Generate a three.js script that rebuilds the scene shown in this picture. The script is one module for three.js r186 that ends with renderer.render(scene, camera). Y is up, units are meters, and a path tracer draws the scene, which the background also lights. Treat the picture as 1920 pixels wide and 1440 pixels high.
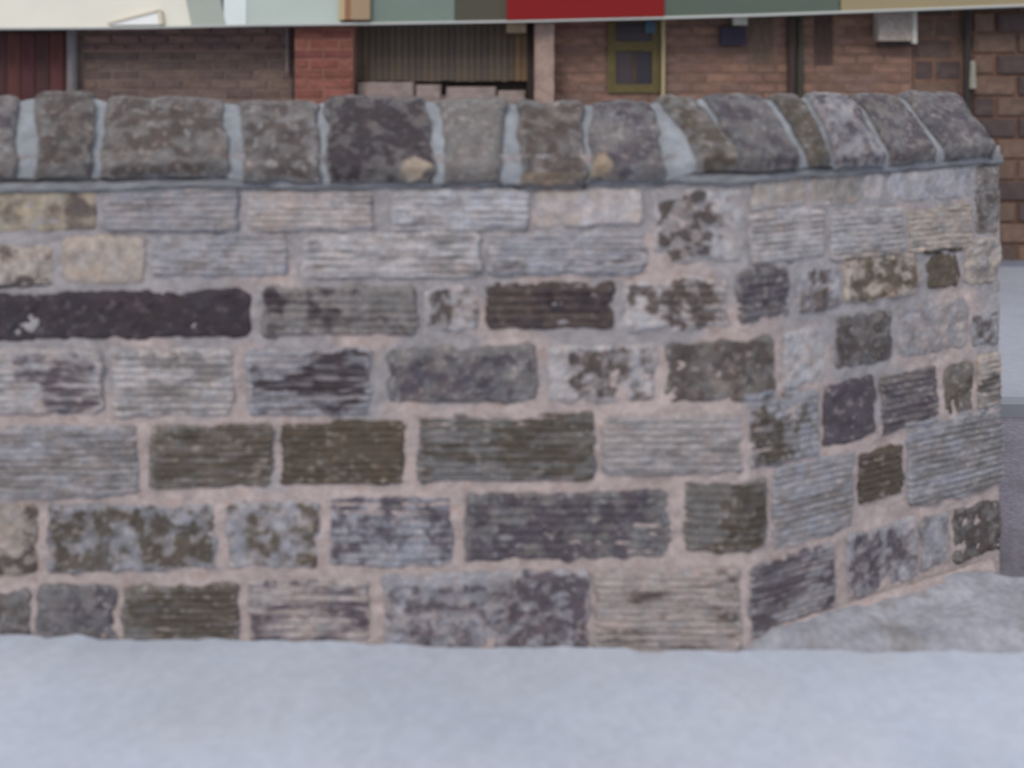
import * as THREE from 'three';
import { mergeGeometries } from 'three/addons/utils/BufferGeometryUtils.js';

// ---------------------------------------------------------------- camera, sky, sun, exposure
const EYE = 1.47;
const scene = new THREE.Scene();
const camera = new THREE.PerspectiveCamera(38.6, 4 / 3, 0.1, 400);
camera.position.set(0, EYE, 0);
camera.lookAt(0, EYE, -10);
camera.setViewOffset(1920, 1440, 0, 555, 1920, 1440);          // level camera, lens shifted down
camera.focus = 4.6;
camera.userData.fStop = 1.0;
camera.updateProjectionMatrix();
const renderer = new THREE.WebGLRenderer();
renderer.toneMapping = THREE.LinearToneMapping;
renderer.toneMappingExposure = 1.05;
renderer.shadowMap.enabled = true;
{ // overcast sky: an even bright cloud layer, a little brighter overhead
  const W = 128, H = 64, d = new Float32Array(W * H * 4);
  for (let j = 0; j < H; j++) for (let i = 0; i < W; i++) {
    const e = (j + .5) / H * 2 - 1, k = (e < 0 ? .55 : .86 + .22 * e), p = (j * W + i) * 4;
    d[p] = k * .93; d[p + 1] = k * .97; d[p + 2] = k * 1.06; d[p + 3] = 1;
  }
  const t = new THREE.DataTexture(d, W, H, THREE.RGBAFormat, THREE.FloatType);
  t.mapping = THREE.EquirectangularReflectionMapping; t.magFilter = t.minFilter = THREE.LinearFilter; t.needsUpdate = true;
  scene.background = t; scene.environment = t;
}
const sun = new THREE.DirectionalLight(0xfff4e6, 1.4);
sun.position.set(-3.4, 7, 4.2); sun.target.position.set(0, .8, -3); sun.castShadow = true; sun.shadow.radius = 34;
sun.shadow.camera.left = -9; sun.shadow.camera.right = 9; sun.shadow.camera.top = 9; sun.shadow.camera.bottom = -9; sun.shadow.camera.far = 40;
scene.add(sun, sun.target);

// ---------------------------------------------------------------- helpers
let seed = 7;
const rnd = () => { seed = (seed * 1664525 + 1013904223) >>> 0; return seed / 4294967296; };
const PERM = new Float32Array(65536); for (let i = 0; i < 65536; i++) PERM[i] = rnd();
const hash = (x, y) => PERM[((x * 374761 + y * 668265 + ((x * y) & 1023) * 131) & 0x7fffffff) % 65521];
function vn(x, y) {
  const xi = Math.floor(x), yi = Math.floor(y); let fx = x - xi, fy = y - yi;
  fx = fx * fx * (3 - 2 * fx); fy = fy * fy * (3 - 2 * fy);
  const a = hash(xi, yi), b = hash(xi + 1, yi), c = hash(xi, yi + 1), e = hash(xi + 1, yi + 1);
  return a + (b - a) * fx + (c - a + (a - b - c + e) * fx) * fy;
}
const fbm = (x, y, o = 3) => { let s = 0, a = .5, n = 0; for (let i = 0; i < o; i++) { s += a * vn(x, y); n += a; x = x * 2.03 + 17.3; y = y * 2.03 + 9.1; a *= .5; } return s / n; };
const sst = (a, b, x) => { x = Math.min(1, Math.max(0, (x - a) / (b - a))); return x * x * (3 - 2 * x); };
const lerp = (a, b, t) => a + (b - a) * t;
const used = {};
function numbered(n) { const k = used[n] = (used[n] ?? -1) + 1; return k ? n + '_' + String(k).padStart(3, '0') : n; }
function mesh(name, geo, mat, parent) {
  const m = new THREE.Mesh(geo, mat); m.castShadow = m.receiveShadow = true;
  m.name = numbered(name); (parent ?? scene).add(m); return m;
}
function thing(name, label, category, at = [0, 0, 0], group) {
  const g = new THREE.Group(); g.name = numbered(name); g.position.set(...at); g.userData = { label, category };
  if (group) g.userData.group = group; scene.add(g); return g;
}
const tag = (o, label, category, group) => { Object.assign(o.userData, { label, category }); if (group) o.userData.group = group; return o; };
const structure = (o) => { o.userData.kind = 'structure'; return o; };
function grid(nu, nv, f) {                                    // f(u, v) -> [x, y, z, tu, tv]
  const P = [], T = [], I = [];
  for (let j = 0; j <= nv; j++) for (let i = 0; i <= nu; i++) { const q = f(i / nu, j / nv, i, j); P.push(q[0], q[1], q[2]); T.push(q[3], q[4]); }
  for (let j = 0; j < nv; j++) for (let i = 0; i < nu; i++) { const a = j * (nu + 1) + i, b = a + 1, c = a + nu + 1, d = c + 1; I.push(a, b, d, a, d, c); }
  const g = new THREE.BufferGeometry();
  g.setAttribute('position', new THREE.Float32BufferAttribute(P, 3)); g.setAttribute('uv', new THREE.Float32BufferAttribute(T, 2));
  g.setIndex(I); g.computeVertexNormals(); return g;
}
function tex(W, H, f, srgb = true) {
  const d = new Uint8Array(W * H * 4);
  for (let j = 0; j < H; j++) for (let i = 0; i < W; i++) { const c = f(i, j), p = (j * W + i) * 4; d[p] = Math.min(255, Math.max(0, c[0])); d[p + 1] = Math.min(255, Math.max(0, c[1])); d[p + 2] = Math.min(255, Math.max(0, c[2])); d[p + 3] = 255; }
  return wrapTex(d, W, H, srgb);
}
function wrapTex(d, W, H, srgb) {
  const t = new THREE.DataTexture(d, W, H); if (srgb) t.colorSpace = THREE.SRGBColorSpace;
  t.wrapS = t.wrapT = THREE.RepeatWrapping; t.magFilter = THREE.LinearFilter; t.minFilter = THREE.LinearMipmapLinearFilter; t.generateMipmaps = true; t.needsUpdate = true; return t;
}
// periodic noise for tiles
const tn = (x, y, n, o = 4) => { let s = 0, a = .5, m = 0; for (let k = 0; k < o; k++) {
  const xi = Math.floor(x * n), yi = Math.floor(y * n); let fx = x * n - xi, fy = y * n - yi; fx = fx * fx * (3 - 2 * fx); fy = fy * fy * (3 - 2 * fy);
  const h = (p, q) => hash(((p % n) + n) % n + k * 57, ((q % n) + n) % n + k * 91);
  s += a * lerp(lerp(h(xi, yi), h(xi + 1, yi), fx), lerp(h(xi, yi + 1), h(xi + 1, yi + 1), fx), fy); m += a; a *= .55; n *= 2; } return s / m; };

// ---------------------------------------------------------------- the wall: a face along x, then a face turned 28 degrees away
const A = 28 * Math.PI / 180, CA = Math.cos(A), SA = Math.sin(A), TA = Math.tan(A / 2), DIST = 2.88, CORNER = .609;
function wallPoint(s, h, o) {                                  // s along the wall from the corner, h height, o depth behind the face
  const cx = CORNER - o * TA, cz = -DIST - o;
  return s < 0 ? [cx + s, h, cz] : [cx + s * CA, h, cz - s * SA];
}
const S0 = -2.2, SW = 3.3, HW = 1.65;                          // the sheet that the stone colours are laid out on, in metres
const uvOf = (s, h) => [(s - S0) / SW, h / HW];
const COPE = h => 1.34 + .28 * h;

// stones of the courses, in millimetres: from, to along the wall, bottom, top; style: base tint, weathering tint, cover, tooling pitch, clean rim, kind; weathered spots
const COURSES = [
 [
  [-2017, -1693, 1089, 1205, 'Y N 0.2 0 0 smooth'],
  [-1681, -1329, 1092, 1215, 'B M 0.14 16 14 tooled'],
  [-1309, -968, 1093, 1204, 'P M 0.08 15 10 tooled'],
  [-927, -564, 1093, 1204, 'L M 0.17 17 12 tooled'],
  [-550, -264, 1102, 1207, 'L T 0.2 0 0 smooth'],
 ],
 [
  [-242, -1, 1013, 1208, 'L N 0.06 0 30 rough', [0.36, 0.52, 0.34, 0.46, 1.3]],
 ],
 [
  [-2017, -1811, 945, 1057, 'T N 0.3 0 8 rough', [0.4, 0.95, 0.5, 0.25, 0.6], [0.4, 0.0, 0.6, 0.12, 0.4]],
  [-1794, -1569, 949, 1081, 'T P 0.1 0 0 smooth'],
  [-1556, -1195, 973, 1086, 'B M 0.17 15 10 tooled'],
  [-1161, -690, 971, 1092, 'L M 0.15 18 10 tooled', [0.55, 0.16, 0.5, 0.05, 0.5]],
  [-673, -253, 978, 1096, 'B N 0.17 14 10 tooled'],
 ],
 [
  [-2017, -1293, 809, 939, 'D D 0.75 0 5 rough', [0.5, 0.5, 0.6, 0.6, 0.5]],
  [-1270, -858, 819, 949, 'M D 0.3 20 10 rough', [0.05, 0.25, 0.12, 0.3, 0.5], [0.62, 0.3, 0.3, 0.2, -0.6]],
  [-839, -690, 830, 956, 'L N 0.15 0 12 rough', [0.28, 0.5, 0.16, 0.5, 0.8]],
  [-676, -340, 835, 959, 'N D 0.45 22 10 rough', [0.25, 0.6, 0.25, 0.15, -0.5], [0.6, 0.75, 0.3, 0.12, -0.4]],
  [-315, -43, 835, 969, 'L N 0.25 20 10 rough', [0.62, 0.5, 0.38, 0.5, 0.45]],
 ],
 [
  [-2017, -1685, 611, 784, 'L V 0.1 17 16 tooled', [0.78, 0.5, 0.24, 0.6, 0.55], [0.5, 0.25, 0.2, 0.3, 0.4]],
  [-1657, -1340, 606, 782, 'L M 0.35 18 16 tooled', [0.7, 0.7, 0.4, 0.1, 0.35]],
  [-1304, -980, 609, 788, 'B D 0.4 17 18 tooled', [0.75, 0.5, 0.3, 0.5, 0.3]],
  [-942, -547, 645, 793, 'M V 0.5 0 18 rough', [0.4, 0.5, 0.5, 0.4, 0.25], [0.5, 0.05, 0.6, 0.12, -0.6]],
  [-517, -225, 641, 796, 'L N 0.28 0 14 rough', [0.08, 0.5, 0.12, 0.8, -0.6], [0.4, 0.65, 0.25, 0.4, 0.4], [0.3, 0.2, 0.3, 0.2, 0.35]],
  [-206, 104, 645, 810, 'G N 0.25 0 8 rough', [0.12, 0.6, 0.2, 0.6, 0.35], [0.62, 0.35, 0.3, 0.5, 0.45]],
 ],
 [
  [-2017, -1587, 393, 585, 'B M 0.4 16 10 tooled', [0.85, 0.3, 0.25, 0.5, 0.5]],
  [-1563, -1234, 418, 585, 'G O 0.55 17 8 tooled', [0.3, 0.5, 0.4, 0.5, 0.3]],
  [-1217, -895, 428, 595, 'O O 0.5 17 8 tooled', [0.5, 0.5, 0.5, 0.5, 0.2]],
  [-856, -390, 435, 617, 'M O 0.55 18 8 tooled', [0.75, 0.35, 0.3, 0.4, 0.5], [0.3, 0.9, 0.2, 0.2, -0.6]],
  [-371, -4, 454, 614, 'P M 0.35 17 12 tooled', [0.5, 0.15, 0.4, 0.06, 0.3]],
 ],
 [
  [-2017, -1850, 188, 376, 'T N 0.35 0 6 rough', [0.9, 0.3, 0.2, 0.8, 0.3], [0.5, 0.9, 0.6, 0.2, 0.3]],
  [-1832, -1385, 199, 376, 'B O 0.42 0 8 rough', [0.2, 0.25, 0.25, 0.3, 0.4], [0.62, 0.4, 0.12, 0.5, 0.35], [0.9, 0.6, 0.14, 0.5, 0.4]],
  [-1360, -1113, 208, 387, 'B O 0.2 0 10 rough', [0.85, 0.5, 0.15, 0.6, 0.45], [0.3, 0.4, 0.15, 0.5, 0.2]],
  [-1091, -763, 214, 404, 'B V 0.42 20 8 rough'],
  [-732, -197, 230, 410, 'M V 0.6 22 8 rough', [0.4, 0.5, 0.5, 0.5, 0.15], [0.95, 0.6, 0.15, 0.5, -0.4]],
  [-161, 76, 250, 438, 'G O 0.3 20 8 rough', [0.75, 0.45, 0.3, 0.5, 0.55], [0.1, 0.5, 0.15, 0.6, -0.3]],
 ],
 [
  [-2017, -1873, -1, 157, 'M N 0.45 0 6 rough'],
  [-1856, -1646, -1, 167, 'M V 0.4 0 8 rough', [0.6, 0.4, 0.4, 0.3, 0.25]],
  [-1632, -1326, -8, 166, 'G O 0.55 17 6 tooled', [0.5, 0.45, 0.5, 0.4, 0.3]],
  [-1304, -982, -15, 177, 'P V 0.42 19 8 tooled'],
  [-948, -407, -29, 202, 'B V 0.42 0 8 rough', [0.85, 0.3, 0.18, 0.5, 0.3], [0.3, 0.05, 0.4, 0.1, -0.6]],
  [-393, -12, -36, 208, 'P N 0.2 17 8 tooled'],
 ],
 [
  [20, 213, 1146, 1233, 'T P 0.15 0 4 smooth'],
  [232, 413, 1138, 1237, 'T M 0.25 0 4 smooth'],
  [425, 505, 1145, 1235, 'L P 0.1 0 4 smooth'],
  [518, 872, 1133, 1236, 'L B 0.15 0 6 smooth'],
 ],
 [
  [17, 283, 1001, 1146, 'L M 0.1 15 8 tooled'],
  [298, 586, 993, 1134, 'L M 0.1 15 8 tooled'],
  [601, 872, 989, 1125, 'T M 0.14 15 8 tooled'],
  [886, 991, 1019, 1237, 'M N 0.4 0 4 rough'],
 ],
 [
  [-21, 156, 852, 993, 'M V 0.5 20 8 rough', [0.5, 0.5, 0.5, 0.5, 0.5]],
  [179, 346, 858, 981, 'B N 0.3 0 8 rough', [0.5, 0.5, 0.2, 0.6, 0.2]],
  [354, 647, 869, 996, 'T O 0.5 0 6 rough', [0.4, 0.7, 0.5, 0.3, 0.2]],
  [673, 817, 881, 988, 'O O 0.6 0 5 rough'],
  [835, 993, 876, 1018, 'T M 0.3 0 5 rough'],
 ],
 [
  [130, 283, 664, 817, 'L P 0.15 0 6 rough', [0.7, 0.5, 0.12, 0.6, 0.3]],
  [322, 543, 692, 839, 'M N 0.6 0 6 rough', [0.5, 0.4, 0.5, 0.5, 0.3]],
  [558, 854, 691, 847, 'B P 0.35 0 6 rough'],
  [872, 996, 694, 797, 'B N 0.25 0 5 rough', [0.4, 0.6, 0.35, 0.4, 0.4]],
 ],
 [
  [13, 259, 467, 653, 'B O 0.2 18 6 rough', [0.3, 0.65, 0.45, 0.4, 0.7]],
  [275, 470, 482, 657, 'V V 0.5 0 5 rough', [0.5, 0.5, 0.5, 0.5, 0.2]],
  [493, 726, 486, 656, 'M V 0.55 18 5 tooled', [0.5, 0.5, 0.4, 0.4, 0.2]],
  [746, 882, 482, 659, 'G O 0.55 0 5 rough'],
  [893, 1000, 492, 670, 'T N 0.25 16 4 tooled'],
 ],
 [
  [93, 390, 237, 462, 'B M 0.4 17 8 tooled'],
  [406, 586, 303, 445, 'N O 0.55 17 5 tooled', [0.4, 0.4, 0.4, 0.4, 0.3]],
  [599, 1010, 259, 493, 'B M 0.5 17 6 tooled', [0.8, 0.3, 0.3, 0.4, 0.4]],
 ],
 [
  [17, 322, 13, 217, 'B V 0.5 16 6 tooled'],
  [362, 642, 39, 229, 'B V 0.3 0 6 rough', [0.25, 0.45, 0.22, 0.4, 0.55]],
  [653, 776, 64, 224, 'B M 0.3 0 5 rough'],
  [787, 1008, 56, 223, 'M N 0.55 0 5 rough', [0.35, 0.4, 0.3, 0.5, 0.4]],
 ],
];
// coping stones, in millimetres: front edge from, to, ridge from, to, bottom, top; style; spots
const COPING = [
  [-2029, -1907, -2085, -1947, 1242, 1454, 'M V 0.55 0 5 rough', [0.85, 0.85, 0.35, 0.25, -0.8]],
  [-1852, -1708, -1886, -1735, 1242, 1463, 'M N 0.5 0 8 rough', [0.55, 0.5, 0.35, 0.4, 0.3], [0.3, 0.98, 0.5, 0.1, -0.6]],
  [-1679, -1359, -1699, -1374, 1244, 1451, 'M N 0.45 0 6 rough', [0.5, 0.93, 0.5, 0.07, 0.4], [0.3, 0.8, 0.3, 0.1, -0.5]],
  [-1307, -1113, -1320, -1108, 1233, 1443, 'M N 0.45 0 6 rough', [0.6, 0.5, 0.3, 0.4, 0.15]],
  [-1091, -817, -1081, -809, 1228, 1451, 'M D 0.62 0 5 rough', [0.5, 0.3, 0.5, 0.3, 0.35], [0.82, 0.86, 0.16, 0.12, -2.0]],
  [-787, -648, -762, -580, 1231, 1448, 'M M 0.4 0 6 rough', [0.5, 0.95, 0.4, 0.06, 0.4]],
  [-590, -424, -536, -365, 1225, 1442, 'M N 0.42 0 8 rough', [0.4, 0.93, 0.5, 0.06, -1.2]],
  [-407, -216, -329, -176, 1235, 1442, 'M V 0.4 0 6 rough', [0.12, 0.83, 0.16, 0.18, -1.6], [0.2, 0.5, 0.16, 0.2, -0.5]],
  [-128, -25, -144, -48, 1261, 1451, 'M O 0.55 0 5 rough'],
  [-25, 182, -30, 189, 1259, 1459, 'M V 0.35 0 6 rough', [0.3, 0.35, 0.2, 0.2, 0.3]],
  [204, 293, 201, 332, 1264, 1456, 'G O 0.45 0 4 rough'],
  [300, 494, 349, 522, 1253, 1462, 'B V 0.35 0 5 rough'],
  [506, 708, 535, 724, 1261, 1462, 'M V 0.4 0 5 rough'],
  [721, 955, 742, 1002, 1267, 1462, 'M V 0.4 0 5 rough', [0.5, 0.9, 0.5, 0.1, -0.4]],
];

const PAL = { L: [158, 154, 157], B: [141, 139, 145], T: [154, 144, 137], Y: [147, 137, 123], P: [152, 144, 143], M: [113, 109, 109], D: [58, 50, 55], V: [80, 72, 80], O: [80, 71, 62], N: [78, 69, 67], G: [110, 104, 101] };
const AW = 2048, AH = 1024, atlas = new Uint8Array(AW * AH * 4);
for (let i = 0; i < AW * AH; i++) { atlas[i * 4] = 140; atlas[i * 4 + 1] = 134; atlas[i * 4 + 2] = 135; atlas[i * 4 + 3] = 255; }
function paint(s0, s1, h0, h1, style, spots, id, cope) {
  const [bn, dn, cov, , rim, kind] = style.split(' '), base = PAL[bn], dark = PAL[dn], cover = +cov, margin = +rim / 1000;
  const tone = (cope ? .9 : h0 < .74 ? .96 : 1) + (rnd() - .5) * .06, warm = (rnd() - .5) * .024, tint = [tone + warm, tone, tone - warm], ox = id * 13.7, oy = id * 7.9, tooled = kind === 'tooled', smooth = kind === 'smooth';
  const kx = tooled ? 14 : smooth ? 12 : 34, ky = tooled ? 85 : smooth ? 16 : 42;
  const i0 = Math.floor((s0 - .012 - S0) / SW * AW), i1 = Math.ceil((s1 + .012 - S0) / SW * AW), j0 = Math.max(0, Math.floor((h0 - .012) / HW * AH)), j1 = Math.ceil((h1 + .012) / HW * AH);
  for (let j = j0; j <= j1; j++) for (let i = i0; i <= i1; i++) {
    if (i < 0 || i >= AW || j >= AH) continue;
    const s = S0 + (i + .5) / AW * SW, h = (j + .5) / AH * HW, u = (s - s0) / (s1 - s0), v = (h1 - h) / (h1 - h0);
    const warp = (fbm(s * 22 + ox, h * 22 + oy, 2) - .5) * .5;
    const lo = (fbm(s * (tooled ? 9 : 17) + ox + warp, h * (tooled ? 26 : 21) + oy + warp, 3) - .5) * 1.9 + .5, str = (fbm(s * kx + ox + warp, h * ky + oy + warp * 1.5, 3) - .5) * 2.1 + .5;
    let n = lo * .55 + str * .3 + .15 * ((fbm(s * (tooled ? 60 : 95) + ox, h * 120 + oy, 3) - .5) * 2 + .5);
    let spotLight = 0;
    for (const [a, b, ra, rb, k] of spots) {
      const q = Math.hypot((u - a) / ra, (v - b) / rb) + (fbm(s * 30 + ox + a * 9, h * 40 + oy, 3) - .5) * 1.1, w = 1 - sst(.72, 1.15, q);
      if (k < -1) spotLight = Math.max(spotLight, w * Math.min(1, -k - .7)); else n += k * w;
    }
    let w = sst(.87 - cover * .78 - .30, .87 - cover * .78 + .26, n);
    w *= 1 - .62 * sst(.48, .74, 1 - str) * (smooth ? .3 : 1);
    const ed = Math.min(s - s0, s1 - s, h - h0, h1 - h) + (fbm(s * 55 + ox, h * 55 + oy, 3) - .5) * .034;
    if (margin > 0) w *= sst(margin * .35, margin * .35 + .009, ed);
    const fine = fbm(s * 260 + ox, h * 260 + oy, 2) - .5, mid = fbm(s * 40 - ox, h * (tooled ? 110 : 40) - oy, 3) - .5;
    const fleck = kind === 'rough' || tooled ? sst(.66, .8, fbm(s * (tooled ? 48 : 66) + ox * 3, h * (tooled ? 120 : 80) - oy, 2)) * (dn === 'D' ? .22 : .45) : 0;
    const hue = fbm(s * 28 + ox * 2, h * 28 + oy * 2, 2) - .5, hue2 = fbm(s * 75 + ox, h * 75 + oy * 2, 2) - .5, gain = 1 + fine * .26 + mid * .34, p = (j * AW + i) * 4;
    for (let c = 0; c < 3; c++) {
      let x = lerp(base[c], dark[c], w * .93);
      x = lerp(x, [168, 163, 160][c], fleck);
      if (spotLight) x = lerp(x, (cope === 2 ? [164, 150, 136] : [152, 134, 114])[c], spotLight);
      atlas[p + c] = Math.min(255, Math.max(0, x * gain * tint[c] * (1 + [hue * .06 + hue2 * .06, hue2 * .0, -hue * .05 - hue2 * .04][c])));
    }
  }
}
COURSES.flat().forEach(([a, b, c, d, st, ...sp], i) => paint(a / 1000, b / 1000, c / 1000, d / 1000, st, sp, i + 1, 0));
COPING.forEach(([a, b, , , , , st, ...sp], i) => paint(a / 1000, b / 1000, COPE(0), COPE(1), st.replace(/0\.(\d+)/, (q) => String(+q + .1)), sp, i + 90, sp.length && i === 4 ? 2 : 1));
const atlasTex = wrapTex(atlas, AW, AH, true);
const grain = tex(512, 512, (i, j) => { const v = 255 * (.6 * tn(i / 512, j / 512, 24, 4) + .4 * tn(i / 512 + .3, j / 512, 90, 2)); return [v, v, v]; }, false);
const stoneMat = new THREE.MeshStandardMaterial({ map: atlasTex, roughness: .94, side: THREE.DoubleSide });
const grainStone = grain.clone(); grainStone.repeat.set(14, 7); grainStone.needsUpdate = true;
stoneMat.bumpMap = grainStone; stoneMat.bumpScale = .0025;

const wall = thing('stone_wall', 'low garden wall of weathered coursed stone with a sloped coping, bending away at the right', 'wall');
function makeStone([a, b, c, d, style, ...spots], id) {
  const s0 = a / 1000, s1 = b / 1000, h0 = c / 1000, h1 = d / 1000, sc = (s0 + s1) / 2, hc = (h0 + h1) / 2, hw = (s1 - s0) / 2, hh = (h1 - h0) / 2;
  const [, , , pitch, , kind] = style.split(' '), ox = id * 5.3, oy = id * 3.1, proud = .005 + rnd() * .005 + (+style.split(' ')[3] ? .004 : 0), tilt = (rnd() - .5) * .006, lean = (rnd() - .5) * .008;
  const gp = +pitch / 1000 * 1.05, rough = kind === 'rough' ? .010 : kind === 'tooled' ? .005 : .005;
  const nx = Math.max(10, Math.round(hw * 2 / .007)), ny = Math.max(10, Math.round(hh * 2 / .0045)), cr = .014 + rnd() * .014;
  const geo = grid(nx + 4, ny + 4, (uu, vv, i, j) => {
    const skirtX = i < 2 ? -1 : i > nx + 2 ? 1 : 0, skirtY = j < 2 ? -1 : j > ny + 2 ? 1 : 0;
    let u = Math.min(1, Math.max(-1, (i - 2) / nx * 2 - 1)), v = Math.min(1, Math.max(-1, (j - 2) / ny * 2 - 1));
    let x = u * hw, y = v * hh;
    const ax = Math.max(0, Math.abs(x) - hw + cr), ay = Math.max(0, Math.abs(y) - hh + cr);   // round the corners
    const r = Math.hypot(ax, ay); if (ax > 0 && ay > 0) { const k = Math.max(ax, ay) / r; x = Math.sign(x) * (hw - cr + ax * k); y = Math.sign(y) * (hh - cr + ay * k); }
    const edgeX = sst(.6, 1, Math.abs(u)), edgeY = sst(.5, 1, Math.abs(v));
    x += edgeX * Math.sign(u) * (fbm((hc + y) * 26 + ox, u * 2 + oy, 3) - .42) * .024;
    y += edgeY * Math.sign(v) * (fbm((sc + x) * 22 + oy, v * 2 + ox, 3) - .42) * .020;
    y += .016 * x;                                                                            // the courses rise slightly to the right
    const s = sc + x, h = hc + y, ed = Math.min(hw - Math.abs(u * hw), hh - Math.abs(v * hh));
    let z = proud + tilt * u + lean * v + (fbm(s * 24 + ox, h * 24 + oy, 3) - .5) * rough * 1.6 + (fbm(s * 85 + ox, h * 85, 2) - .5) * rough * .7;
    if (gp > 0) { const ph = h / gp + (fbm(s * 7 + ox, h * 9, 2) - .5) * .4 + .04 * s, m = Math.abs(((ph % 1) + 1) % 1 - .5) * 2, k = sst(.3, .6, fbm(s * 13 + oy, h * 30 + ox, 2)); z -= .0075 * sst(.35, .95, m) * (.35 + .65 * k); }
    z -= .013 * Math.pow(1 - Math.min(1, ed / .013), 2);
    if (i === 0 || j === 0 || i === nx + 4 || j === ny + 4) z = -.06; else if (skirtX || skirtY) z = -.02;
    return [...wallPoint(s, h, -z), ...uvOf(s, hc + v * hh)];
  });
  return mesh('stone', geo, stoneMat, wall);
}
COURSES.flat().forEach((q, i) => makeStone(q, i + 1));

// pointing between the stones: grey above, a pinker mix lower down, in patches
const mortarTex = tex(1024, 512, (i, j) => {
  const s = S0 + i / 1024 * SW, h = j / 512 * HW, k = sst(.42, .58, fbm(s * 5 + 3, h * 7, 3) + (.78 - h) * .62), f = fbm(s * 120, h * 120, 3) - .5, m = fbm(s * 26, h * 40, 3) - .5, d = sst(.62, .8, fbm(s * 34 + 9, h * 60, 3));
  return [lerp(144, 164, k), lerp(140, 151, k), lerp(143, 149, k)].map((x, c) => lerp(x, [156, 132, 122][c], d * .5 * k) * (1 + f * .2 + m * .24));
});
const mortarMat = new THREE.MeshStandardMaterial({ map: mortarTex, roughness: .97, bumpMap: grainStone, bumpScale: .003, side: THREE.DoubleSide });
mesh('mortar', grid(340, 130, (u, v) => {
  const s = -2.18 + u * (2.18 + .995), h = -.05 + v * 1.345, z = (fbm(s * 18, h * 18, 3) - .5) * .012 + (fbm(s * 70, h * 70, 2) - .5) * .006 + .0005;
  return [...wallPoint(s, h, -z), ...uvOf(s, Math.max(0, h))];
}), mortarMat, wall);
{ // the core: end face and back of the wall
  const P = (s, o) => { const q = wallPoint(s, 0, o); return new THREE.Vector2(q[0], -q[2]); };
  const sh = new THREE.Shape([P(-2.18, .03), P(0, .03), P(.99, .03), P(.99, .36), P(0, .36), P(-2.18, .36)]);
  // joints of the core are hidden; the end face is built of two roughly squared end stones per pair of courses
  const g = new THREE.ExtrudeGeometry(sh, { depth: 1.3, bevelEnabled: false }); g.rotateX(-Math.PI / 2); g.translate(0, -.02, 0);
  const uv = g.attributes.uv; for (let i = 0; i < uv.count; i++) uv.setXY(i, uv.getX(i) * .3, uv.getY(i) * .6);
  mesh('core', g, mortarMat, wall);
}

// coping: sloped stones, front lip, face rising to a ridge, top running back
function copeAt(t, sb, st, hb, ht, z) {                        // t 0 lip bottom, 1 ridge, 2 back bottom
  let o, h;
  if (t < .16) { o = -.035; h = hb + (ht - hb) * .17 * t / .16; }
  else if (t <= 1) { const k = (t - .16) / .84, bend = Math.sin(k * Math.PI) * .005; o = -.035 + .225 * k - bend * .9; h = lerp(hb + (ht - hb) * .17, ht, k) + bend; if (k > .88) h -= (k - .88) * .05; }
  else { const k = t - 1; o = .19 + .20 * k; h = ht - .006 - (ht - hb) * k * k; }
  const s = lerp(sb, st, Math.min(1, Math.max(0, (o + .035) / .225)));
  return wallPoint(s, h + z * .6, o - z * .8);
}
function makeCoping([a, b, c, d, e, f, style], id) {
  const [b0, b1, t0, t1, hb, ht] = [a, b, c, d, e, f].map(x => x / 1000), ox = id * 4.7, oy = id * 8.3, nx = Math.max(14, Math.round((b1 - b0) / .007)), nt = 46, lift = .003 + (rnd() - .5) * .006;
  const geo = grid(nx + 4, nt + 1, (uu, vv, i, j) => {
    const u = Math.min(1, Math.max(0, (i - 2) / nx)), grow = (u - .5) * (b0 > -.1 ? -.014 : .008), skirt = i < 2 ? i === 0 ? 2 : 1 : i > nx + 2 ? i === nx + 4 ? 2 : 1 : 0, t = j === 0 ? 0 : Math.pow((j - 1) / nt, 1.25) * 2;
    const wob = (fbm(t * 5 + ox, u * 2 + oy, 3) - .5) * .03 * sst(.55, 1, Math.abs(2 * u - 1));
    const sb = lerp(b0, b1, u) + wob + grow, st = lerp(t0, t1, u) + wob + grow, S = sb * 26, edge = Math.min(u, 1 - u) * (b1 - b0);
    let z = lift + (fbm(S * .9 + ox, t * 5 + oy, 3) - .5) * .018 + (fbm(S * 3 + ox, t * 17, 3) - .5) * .012 - .010 * Math.pow(1 - Math.min(1, edge / .016), 2);
    if (t < .1) z -= .012 * (1 - t / .1);
    if (skirt) z = skirt === 2 ? -.07 : -.025;
    const p = copeAt(j === 0 ? 0 : t, sb, st, hb + (fbm(S * .7 + ox, 3, 2) - .5) * .014, ht + (fbm(S * .6 + ox, 8, 2) - .5) * .014 - .006 * Math.pow(Math.abs(2 * u - 1), 4), z);
    if (j === 0) { const q = wallPoint(sb, p[1] + .006, .03); return [...q, ...uvOf(sb, COPE(0))]; }
    return [...p, ...uvOf(lerp(b0, b1, u), COPE(Math.min(1, t)))];
  });
  return mesh('coping_stone', geo, stoneMat, wall);
}
COPING.forEach((q, i) => makeCoping(q, i));
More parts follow.
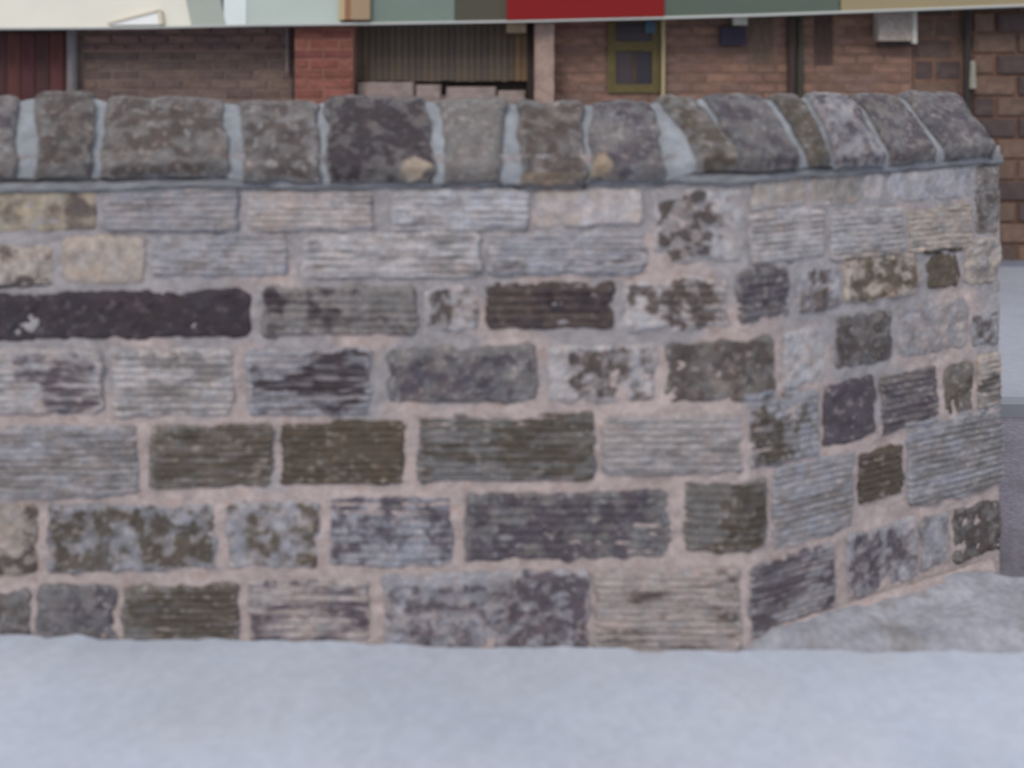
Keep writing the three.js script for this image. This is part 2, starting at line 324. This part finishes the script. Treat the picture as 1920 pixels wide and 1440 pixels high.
{ // pointing of the coping, sunk between the stones
  const knots = []; for (const [a, b, c, d, e, f] of COPING) { knots.push([a, c, e, f], [b, d, e, f]); }
  knots[0][0] -= 400; knots[0][1] -= 400; knots[knots.length - 1][0] -= 20; knots[knots.length - 1][1] -= 20;
  const at = (x) => { x *= knots.length - 1; const i = Math.min(knots.length - 2, Math.floor(x)), k = x - i; return knots[i].map((q, m) => lerp(q, knots[i + 1][m], k) / 1000); };
  const jm = tex(512, 256, (i, j) => { const f = tn(i / 512, j / 256, 60, 3) - .5, m = tn(i / 512, j / 256, 16, 4) - .5; return [130, 134, 140].map(x => x * (1 + f * .16 + m * .3)); });
  const jointMat = new THREE.MeshStandardMaterial({ map: jm, roughness: .97, side: THREE.DoubleSide, bumpMap: grain, bumpScale: .003 });
  mesh('coping_mortar', grid((knots.length - 1) * 10, 40, (u, v) => {
    const [sb, st, hb, ht] = at(u), t = v * 2, n = (fbm(sb * 30, t * 9, 3) - .5) * .012;
    return [...copeAt(t, sb, st, hb + .004, ht - .004, -.019 + n * .7), sb * 1.2, t * .4];
  }), jointMat, wall);
  mesh('bed_joint', grid(280, 8, (u, v) => {                    // the mortar bed that carries the coping, edge showing below it
    const s = -2.18 + u * (2.18 + .998), hb = 1.213 + .012 * s + (s > 0 ? .012 * s : 0) + (fbm(s * 6, 2, 3) - .5) * .02, n = (fbm(s * 22, v * 3, 3) - .5) * .018;
    const o = v < .25 ? .02 - .036 * v / .25 : v < .75 ? -.016 : -.016 + .04 * (v - .75) / .25;
    return [...wallPoint(s, hb + .042 * v + n * .8, o - n * .5), s * 1.2, v * .1];
  }), new THREE.MeshStandardMaterial({ map: jm, color: 0xf2eeee, roughness: .97, side: THREE.DoubleSide, bumpMap: grain, bumpScale: .004 }), wall);
}

// ---------------------------------------------------------------- ground
const pavTex = tex(1024, 1024, (i, j) => {
  const x = i / 1024, y = j / 1024, m = tn(x, y, 5, 5) - .5, f = tn(x + .2, y, 120, 3) - .5, c = tn(x, y + .4, 14, 3) - .5;
  return [177, 183, 195].map((v, k) => v * (1 + m * .13 + f * .09 + c * [.03, .01, -.015][k]));
});
const pavMat = new THREE.MeshStandardMaterial({ map: pavTex, roughness: .93, bumpMap: grain, bumpScale: .0015 });
const slope = x => x > .6 ? 0 : (.6 - x) * .0215;
const pavement = structure(mesh('pavement', grid(800, 90, (u, v) => {
  const x = -8 + 16 * u, z = 2.5 - v * 5.37, lip = sst(-2.78, -2.86, z); return [x, slope(Math.max(-3, x)) + (fbm(x * 3, z * 3, 3) - .5) * .012 - .004 + lip * (fbm(x * 14, 5, 4) - .45) * .02, z, x / 2.6, -z / 2.6];
}), pavMat));
pavement.userData.label = 'pale blue grey pavement in front of the stone wall';
const apronTex = tex(512, 512, (i, j) => {
  const x = i / 512, y = j / 512, m = tn(x, y, 6, 4) - .5, f = tn(x, y, 70, 3) - .5, d = sst(.6, .72, tn(x + .5, y + .2, 9, 4));
  return [146, 147, 155].map((v, k) => lerp(v, [118, 110, 104][k], d * .35) * (1 + m * .3 + f * .26));
});
const apron = structure(mesh('apron', grid(300, 50, (u, v) => {
  const x = .5 + 4.5 * u, z = -2.80 - v * .50, back = x < CORNER ? 0 : Math.min(.47, (x - CORNER) * SA / CA), near = 1 - sst(.01, .12, DIST + back + z), e = sst(-.02, .14, v + (fbm(x * 7, 3, 4) - .55) * .25 - .12) * sst(1, .93, v);
  return [x, -.022 + e * (.03 + near * .022 + (fbm(x * 9, z * 9, 4) - .5) * .03), z, x / 1.1, z / 1.1];
}), new THREE.MeshStandardMaterial({ map: apronTex, roughness: .96, bumpMap: grain, bumpScale: .006 })));
apron.userData.label = 'rough grey concrete strip along the foot of the receding wall face';
// a fillet of pale mortar along the foot of the receding face
mesh('footing', grid(120, 6, (u, v) => {
  const s = .004 + u * .985, n = (fbm(s * 20, v * 3, 3) - .5) * .016, e = sst(0, .1, u) * sst(1, .96, u); return [...wallPoint(s, .012 + .022 * e + .012 * s - v * .03 + n, .004 - e * (.010 + v * .022 + n * .6)), ...uvOf(s, .3 + v * .05)];
}), mortarMat, wall);
const roadTex = tex(512, 512, (i, j) => { const m = tn(i / 512, j / 512, 5, 4) - .5, f = tn(i / 512, j / 512, 90, 3) - .5; return [106, 101, 110].map(v => v * (1 + m * .3 + f * .35)); });
structure(mesh('road', new THREE.PlaneGeometry(60, 1.9).rotateX(-Math.PI / 2).translate(0, -.012, -4.1), new THREE.MeshStandardMaterial({ map: roadTex, roughness: .95 }))).userData.label = 'strip of dark tarmac behind the end of the stone wall';
roadTex.repeat.set(60, 2);
structure(mesh('kerb', new THREE.BoxGeometry(60, .06, .12).translate(0, .015, -5.0), new THREE.MeshStandardMaterial({ color: 0x7c8088, roughness: .95 }))).userData.label = 'low grey kerb between the dark tarmac and the far pavement';
const farPav = structure(mesh('far_pavement', grid(40, 8, (u, v) => [-14 + 28 * u, .045, -5.06 - v * 3.9, u * 12, v * 2]), new THREE.MeshStandardMaterial({ map: pavTex, color: 0xd4d2d2, roughness: .93 })));
farPav.userData.label = 'pale pavement between the kerb and the brick houses';
structure(mesh('ground', new THREE.PlaneGeometry(400, 400).rotateX(-Math.PI / 2).translate(0, -.06, 0), new THREE.MeshStandardMaterial({ color: 0x77756f, roughness: 1 }))).userData.label = 'level ground around the wall and houses';

// ---------------------------------------------------------------- houses and fence across the way
const speck = tex(256, 256, (i, j) => { const v = 255 * (.86 + .3 * (tn(i / 256, j / 256, 10, 5) - .5) + .2 * (tn(i / 256, j / 256, 70, 2) - .5)); return [v, v * .99, v * .97]; });
const plain = (c, r = .92) => new THREE.MeshStandardMaterial({ color: new THREE.Color(c).multiplyScalar(1.4), map: speck, roughness: r });
const evenTex = tex(128, 128, (i, j) => { const v = 255 * (.965 + .05 * (tn(i / 128, j / 128, 5, 4) - .5)); return [v, v, v]; });
const even = (c) => new THREE.MeshStandardMaterial({ color: c, map: evenTex, roughness: .9 });
const flat = (c, r = .8) => new THREE.MeshStandardMaterial({ color: c, roughness: r });
function chamfer(w, h, d, c, jx, jy) {                         // a block with a chamfered front, front at z = 0
  const a = w / 2, b = h / 2, F = [[-a + c + jx, -b + c, 0], [a - c, -b + c + jy, 0], [a - c - jx, b - c, 0], [-a + c, b - c - jy, 0]], M = [[-a, -b, -c], [a, -b, -c], [a, b, -c], [-a, b, -c]], K = M.map(p => [p[0], p[1], -d]), P = [], T = [];
  const quad = (p, q, r, s) => { for (const v of [p, q, r, p, r, s]) { P.push(...v); T.push(v[0] * 2 + jx * 90, v[1] * 2 + v[2] + jy * 90); } };
  quad(...F); for (let i = 0; i < 4; i++) { const k = (i + 1) % 4; quad(M[i], M[k], F[k], F[i]); quad(K[i], K[k], M[k], M[i]); }
  const g = new THREE.BufferGeometry(); g.setAttribute('position', new THREE.Float32BufferAttribute(P, 3)); g.setAttribute('uv', new THREE.Float32BufferAttribute(T, 2)); g.computeVertexNormals(); return g;
}
const box = (x0, x1, y0, y1, z0, z1) => new THREE.BoxGeometry(x1 - x0, y1 - y0, Math.abs(z1 - z0)).translate((x0 + x1) / 2, (y0 + y1) / 2, (z0 + z1) / 2);
const cache = {};
function brickwork(parent, name, x0, x1, y0, y1, z, bw, bh, joint, mats, holes = [], up = true) {
  let row = 0;
  for (let y = up ? y1 : y0; up ? y > y0 + .02 : y < y1 - .02; y += (up ? -1 : 1) * (bh + joint), row++) {
    const yc = up ? y - bh / 2 : y + bh / 2; let x = x0 - (row % 2 ? bw * .5 : 0);
    while (x < x1 - .01) {
      let a = Math.max(x, x0), b = Math.min(x + bw, x1); x += bw + joint;
      for (const [h0, h1, g0, g1] of holes) if (yc > g0 && yc < g1 && b > h0 && a < h1) { if (a < h0 - .03) b = h0; else if (b > h1 + .03) a = h1; else b = a; }
      if (b - a < .03) continue;
      const w = Math.round((b - a) * 50) / 50, v = Math.floor(rnd() * 3), key = w + '_' + bh + '_' + v, ww = Math.min(w, b - a);
      const geo = cache[key] ??= chamfer(Math.max(.03, w - .004), bh, .06, Math.min(.007, bh * .12), [.003, -.002, .001][v], [-.002, .003, .001][v]);
      const m = mesh(name, geo, mats[Math.floor(rnd() * mats.length)], parent);
      m.position.set((a + b) / 2, yc + (rnd() - .5) * .004, z + .006 + rnd() * .006); m.rotation.z = (rnd() - .5) * .012;
    }
  }
}
const dkBrick = [0x63534f, 0x685853, 0x5d4f4d, 0x6c5c56].map(c => plain(c)), redBrick = [0x76463f, 0x6d413d, 0x7e5047, 0x71463f].map(c => plain(c)), midBrick = [0x785e56, 0x7d6359, 0x70594f, 0x83675b, 0x735d58].map(c => plain(c)), block = [0x574946, 0x605048, 0x4c4041, 0x69564d].map(c => plain(c));
const mBrown = plain(0x70615d), mRed = plain(0x80584e), mTan = plain(0x765f55);

// left: brown brick house with a maroon door
const Z = -8.8;
{
  const h = thing('brick_house', 'dark brown brick house with maroon door behind the left end of the wall', 'house', [0, 0, Z]);
  mesh('wall', box(-4.708, -1.712, .03, 2.133, -.3, .003), mBrown, h);
  brickwork(h, 'brick', -3.433, -1.763, 1.384, 1.761, 0, .215, .065, .012, dkBrick);
  brickwork(h, 'brick', -3.433, -1.763, 1.774, 2.048, .010, .215, .065, .012, [0x665153, 0x6d5655, 0x604c50].map(c => plain(c)));
  mesh('string_course', box(-3.441, -1.763, 1.757, 1.774, -.02, .03), plain(0x7a6660), h);
  const door = mesh('door', box(-4.623, -3.565, .05, 1.919, -.02, .02), plain(0x4c2c30), h);
  for (let k = 0; k < 9; k++) mesh('plank', box(-4.614 + k * .115, -4.614 + k * .115 + .107, .06, 1.911, .02, .032), plain([0x4a2a2f, 0x422a2c, 0x52302f][k % 3]), door);
  mesh('lintel', box(-4.708, -3.553, 1.919, 2.048, -.02, .04), plain(0x3f3637), h);
  mesh('downpipe', new THREE.CylinderGeometry(.042, .042, 2.0, 12).translate(-3.505, 1.03, .06), plain(0x6c696e), h);
  mesh('thin_pipe', new THREE.CylinderGeometry(.012, .012, .45, 8).translate(-1.793, 1.817, .05), plain(0x7d7478), h);
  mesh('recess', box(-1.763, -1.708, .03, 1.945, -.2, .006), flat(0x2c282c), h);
}
{
  const p = thing('brick_pillar', 'bright red brick gate pillar standing left of the wooden fence', 'pillar', [-1.468, 0, Z + .25]);
  mesh('core', box(-.225, .225, .03, 2.091, -.5, .003), mRed, p);
  brickwork(p, 'brick', -.225, .225, 1.363, 2.074, 0, .215, .065, .012, redBrick);
}
{ // fence of upright boards on a low pale kerb wall
  const f = thing('wooden_fence', 'dark brown fence of upright boards between red pillar and pale post', 'fence', [0, 0, Z]);
  mesh('rail', box(-1.250, 0.128, 1.817, 1.851, -.07, -.022), plain(0x3f362f), f);
  mesh('rail', box(-1.250, 0.128, 1.577, 1.611, -.07, -.022), plain(0x3f362f), f);
  const w = (0.128 - -1.250) / 26, bm = [0x5e544b, 0x5b514a, 0x61564e, 0x584f4a, 0x5d534c].map(c => plain(c));
  for (let k = 0; k < 26; k++) {
    const x = -1.250 + k * w, m = k > 23 ? plain(0x75604c) : bm[(k * 7) % 5];
    mesh('board', new THREE.BoxGeometry(w * .88, 1, .022).translate(x + w / 2, 0, 0), m, f).scale.y = 2.065 - 1.526; f.children.at(-1).position.set(0, (2.065 + 1.526) / 2 + (rnd() - .5) * .01, (rnd() - .5) * .008);
  }
  mesh('backing_board', box(-1.250, 0.171, .2, 2.091, -.12, -.075), plain(0x332d2a), f);
  mesh('end_post', box(0.120, 0.175, .05, 2.091, -.06, .05), plain(0x352b2c), f);
  const b = thing('kerb_wall', 'low pale stone kerb wall under the wooden fence', 'low wall', [0, 0, Z + .1]);
  for (const [a, c, y0, y1] of [[-1.233, -0.779, 1.427, 1.517], [-0.762, -0.565, 1.423, 1.496], [-0.522, -0.128, 1.406, 1.479], [-0.111, 0.107, 1.397, 1.449]]) { const m = mesh('stone', chamfer(c - a, y1 - y0 + .1, .25, .012, .004, .003), plain(0x877b79), b); m.position.set((a + c) / 2, (y0 + y1) / 2 - .05, 0); }
  mesh('base', box(-1.233, 0.107, .03, 1.414, -.25, -.02), plain(0x5d5250), b);
}
tag(mesh('parcel_box', box(-0.043, 0.111, 1.907, 2.048, Z + .05, Z + .2), plain(0x9c8a76)), 'small tan box on top of the fence below the red panel', 'box');
{
  const p = thing('gate_post', 'pale pinkish stone gate post right of the wooden fence', 'post', [0.253, 0, Z + .15]);
  mesh('shaft', grid(8, 40, (u, v) => { const a = u * Math.PI * 2 + Math.PI / 4, y = .03 + v * (2.116 - .03), r = (.098 + (fbm(y * 12, u * 3, 3) - .5) * .012) * (1 / Math.max(Math.abs(Math.cos(a)), Math.abs(Math.sin(a)))) * .78; return [Math.cos(a) * r, y, Math.sin(a) * r, u, v * 3]; }), new THREE.MeshStandardMaterial({ map: speck, color: new THREE.Color(0x93807a).multiplyScalar(1.4), roughness: .95, side: THREE.DoubleSide }), p);
}
{ // middle house with the olive framed window
  const h = thing('brick_house', 'reddish brick house with olive green window frame behind the wall', 'house', [0, 0, Z]);
  mesh('wall', box(0.171, 3.210, .03, 2.176, -.3, .003), mTan, h);
  const win = [0.758, 1.186, 1.423, 2.176];
  brickwork(h, 'brick', 0.317, 2.217, 1.380, 2.116, 0, .215, .065, .012, midBrick, [win, [1.892, 2.097, 1.671, 2.176]]);
  brickwork(h, 'brick', 2.320, 3.193, 1.380, 2.193, 0, .215, .065, .012, midBrick, [[2.414, 2.577, 1.641, 2.176]]);
  mesh('stone_patch', box(1.900, 2.093, 1.671, 2.133, -.02, .007), plain(0x66564d), h);
  mesh('dark_patch', box(2.423, 2.572, 1.641, 2.155, -.02, .007), plain(0x503f3c), h);
  const w = mesh('window', mergeGeometries([[1139, 1154, 174, 20], [1222, 1236, 174, 20], [1154, 1222, 40, 20], [1154, 1222, 96, 78], [1154, 1222, 174, 158]].map(q => q)
    .map(([a, b, c, d]) => box((a - 960) / 233.64, (b - 960) / 233.64, 1.47 - (c - 165) / 233.64, 1.47 - (d - 165) / 233.64, -.04, .03))), plain(0x5c5436), h);
  mesh('pane', box(0.822, 1.130, 1.834, 1.996, -.03, .009), new THREE.MeshStandardMaterial({ color: 0x2f2730, roughness: .5 }), w);
  mesh('pane', box(0.822, 0.967, 1.491, 1.774, -.03, .009), new THREE.MeshStandardMaterial({ color: 0x382c32, roughness: .5 }), w);
  mesh('pane', box(1.002, 1.130, 1.491, 1.774, -.03, .009), new THREE.MeshStandardMaterial({ color: 0x231f2b, roughness: .5 }), w);
  mesh('mullion', box(0.967, 1.002, 1.491, 1.774, -.03, .017), plain(0x473a34), w);
  mesh('blue_pane', box(1.066, 1.147, 1.911, 2.005, -.018, .034), flat(0x2c5368, .4), w);
  mesh('downpipe', new THREE.CylinderGeometry(.017, .017, 2.07, 10).translate(1.207, 1.07, .05), plain(0xa39878), h);
  mesh('downpipe', new THREE.CylinderGeometry(.035, .035, 2.1, 10).translate(2.230, 1.08, .05), plain(0x3d3130), h);
  mesh('downpipe', new THREE.CylinderGeometry(.022, .022, 2.1, 10).translate(2.298, 1.08, .05), plain(0x3c3f38), h);
}
tag(mesh('meter_box', new THREE.BoxGeometry(.2, .14, .09).translate(1.759, 1.881, Z + .06), plain(0x342f42)), 'small dark blue box on the brick wall right of the olive window', 'box');
tag(mesh('alarm_box', new THREE.BoxGeometry(.105, .07, .08).translate(1.815, 2.005, Z + .06), plain(0xcfd2cd)), 'tiny white box on the brick wall just above the dark blue box', 'box');
{
  const s = thing('wall_cabinet', 'pale grey box with a white right edge hung high on brickwork at right', 'box', [3.039, 1.962, Z + .02]);
  mesh('front', box(-.15, .115, -.12, .13, .012, .14), plain(0x99928f), s);
  mesh('edge_strip', box(.117, .152, -.14, .13, .0, .145), plain(0xbcbdba), s);
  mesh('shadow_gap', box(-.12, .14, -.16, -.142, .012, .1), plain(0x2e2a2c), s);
}
{ // right: house of large dark blocks, running down to the far pavement
  const h = thing('block_house', 'house of large dark reddish blocks with a downpipe at the right edge', 'house', [0, 0, Z]);
  mesh('wall', box(3.219, 5.735, .04, 2.219, -.35, .003), plain(0x6c5348), h);
  brickwork(h, 'block', 3.227, 3.595, 1.363, 2.193, 0, .3, .145, .024, block);
  brickwork(h, 'block', 3.689, 5.693, .05, 2.236, .02, .34, .143, .026, block);
  mesh('downpipe', new THREE.CylinderGeometry(.03, .03, 1.6, 10).translate(3.625, 1.4, .06), plain(0x322e30), h);
  mesh('pipe_shoe', new THREE.CylinderGeometry(.02, .03, .22, 10).translate(3.660, 1.577, .09), plain(0x8a8a80), h);
  mesh('plinth', box(3.660, 5.735, .03, .09, 0, .06), plain(0x6a6f7c), h);
}
// ---------------------------------------------------------------- above the houses: white ledge, painted panels, red board
const ZP = -8.45, LINE = [[-80, 53], [0, 52.5], [260, 51], [480, 46], [700, 43], [960, 39], [1245, 32], [1440, 26.5], [1640, 19.5], [1800, 13.5], [2000, 6]]
  .map(([a, b]) => [(a - 960) / 243.31, EYE + (165 - b) / 243.31]);                                        // the ledge line, sagging and rising to the right
const LEDGE = x => { const i = Math.max(1, LINE.findIndex(q => q[0] >= x)), a = LINE[i - 1], b = LINE[i]; return lerp(a[1], b[1], (x - a[0]) / (b[0] - a[0])); };
const along = (x0, x1) => [x0, ...LINE.map(q => q[0]).filter(x => x > x0 + .01 && x < x1 - .01), x1];
{
  const xs = along(-4.233, 4.233), wv = x => (fbm(x * 9, 4, 3) - .5) * .006;
  const sh = new THREE.Shape([...xs.map(x => [x, LEDGE(x) - .012 + wv(x)]), ...xs.reverse().map(x => [x, LEDGE(x) + .004])].map(p => new THREE.Vector2(...p)));
  tag(mesh('white_ledge', new THREE.ExtrudeGeometry(sh, { depth: .12, bevelEnabled: false }).translate(0, 0, ZP - .1), even(0xbcbfbd)), 'long thin white ledge rising gently to the right above the brickwork', 'ledge');
}
function panel(name, label, category, x0, x1, c, d = 0, lean = 0) {
  const sh = new THREE.Shape([...along(x0, x1).map(x => [x, LEDGE(x)]), [x1 - lean, 3.6], [x0 - lean, 3.6]].map(p => new THREE.Vector2(...p)));
  return tag(mesh(name, new THREE.ExtrudeGeometry(sh, { depth: .2, bevelEnabled: false }).translate(0, 0, ZP - .2 + d), even(c)), label, category);
}
panel('cream_wall', 'bright cream painted wall at the upper left above the white ledge', 'wall', -4.274, -2.458, 0xe6e4d8);
{
  const b = thing('white_board', 'bright white board with thin tan frame leaning against the cream wall', 'board', [0, 0, ZP + .01]);
  const sh = new THREE.Shape([[-3.103, 1.951], [-3.103, 1.967], [-2.721, 2.062], [-2.700, 1.959]].map(p => new THREE.Vector2(...p)));
  mesh('sheet', new THREE.ExtrudeGeometry(sh, { depth: .02, bevelEnabled: false }), even(0xf4f6f6), b);
  const bar = (x0, y0, x1, y1, w) => new THREE.BoxGeometry(Math.hypot(x1 - x0, y1 - y0), w, .035).rotateZ(Math.atan2(y1 - y0, x1 - x0)).translate((x0 + x1) / 2, (y0 + y1) / 2, .015);
  mesh('frame', mergeGeometries([bar(-3.103, 1.967, -2.713, 2.066, .014), bar(-2.708, 2.070, -2.692, 1.959, .028)]), even(0xd6cdbb), b);
}
panel('grey_pilaster', 'plain grey upright band right of the cream wall', 'pilaster', -2.466, -2.203, 0xa9b0a8, .012, .35);
panel('white_strip', 'bluish white upright strip beside the grey band', 'strip', -2.219, -2.047, 0xdce6e6, .008);
panel('pale_wall', 'pale grey green painted wall between white strip and tan door frame', 'wall', -2.104, -1.315, 0xb8c4be);
{
  const d = thing('door_frame', 'tan wooden door frame with a brown edge above the ledge', 'door frame', [0, 1.994, ZP + .01]);
  mesh('post', box(-1.332, -1.282, 0, 1.3, -.2, .02), even(0xb9a988), d); mesh('edge', box(-1.282, -1.237, 0, 1.3, -.2, .03), even(0x94694f), d); mesh('post', box(-1.237, -1.089, 0, 1.3, -.2, .04), even(0xa08a70), d);
}
panel('teal_wall', 'grey teal painted wall right of the tan door frame', 'wall', -1.093, -0.444, 0x74837b);
panel('dark_wall', 'dark olive grey wall immediately left of the red panel', 'wall', -0.448, -0.033, 0x4f4d41, -.004);
panel('red_panel', 'deep red flat panel above the olive framed window', 'panel', -0.041, 1.171, 0x800b0f, .02);
panel('green_grey_wall', 'dark green grey wall right of the red panel', 'wall', 1.167, 2.532, 0x57635a);
panel('tan_wall', 'tan yellow wall at the upper right above the ledge', 'wall', 2.523, 4.274, 0x968a6c);

renderer.render(scene, camera);
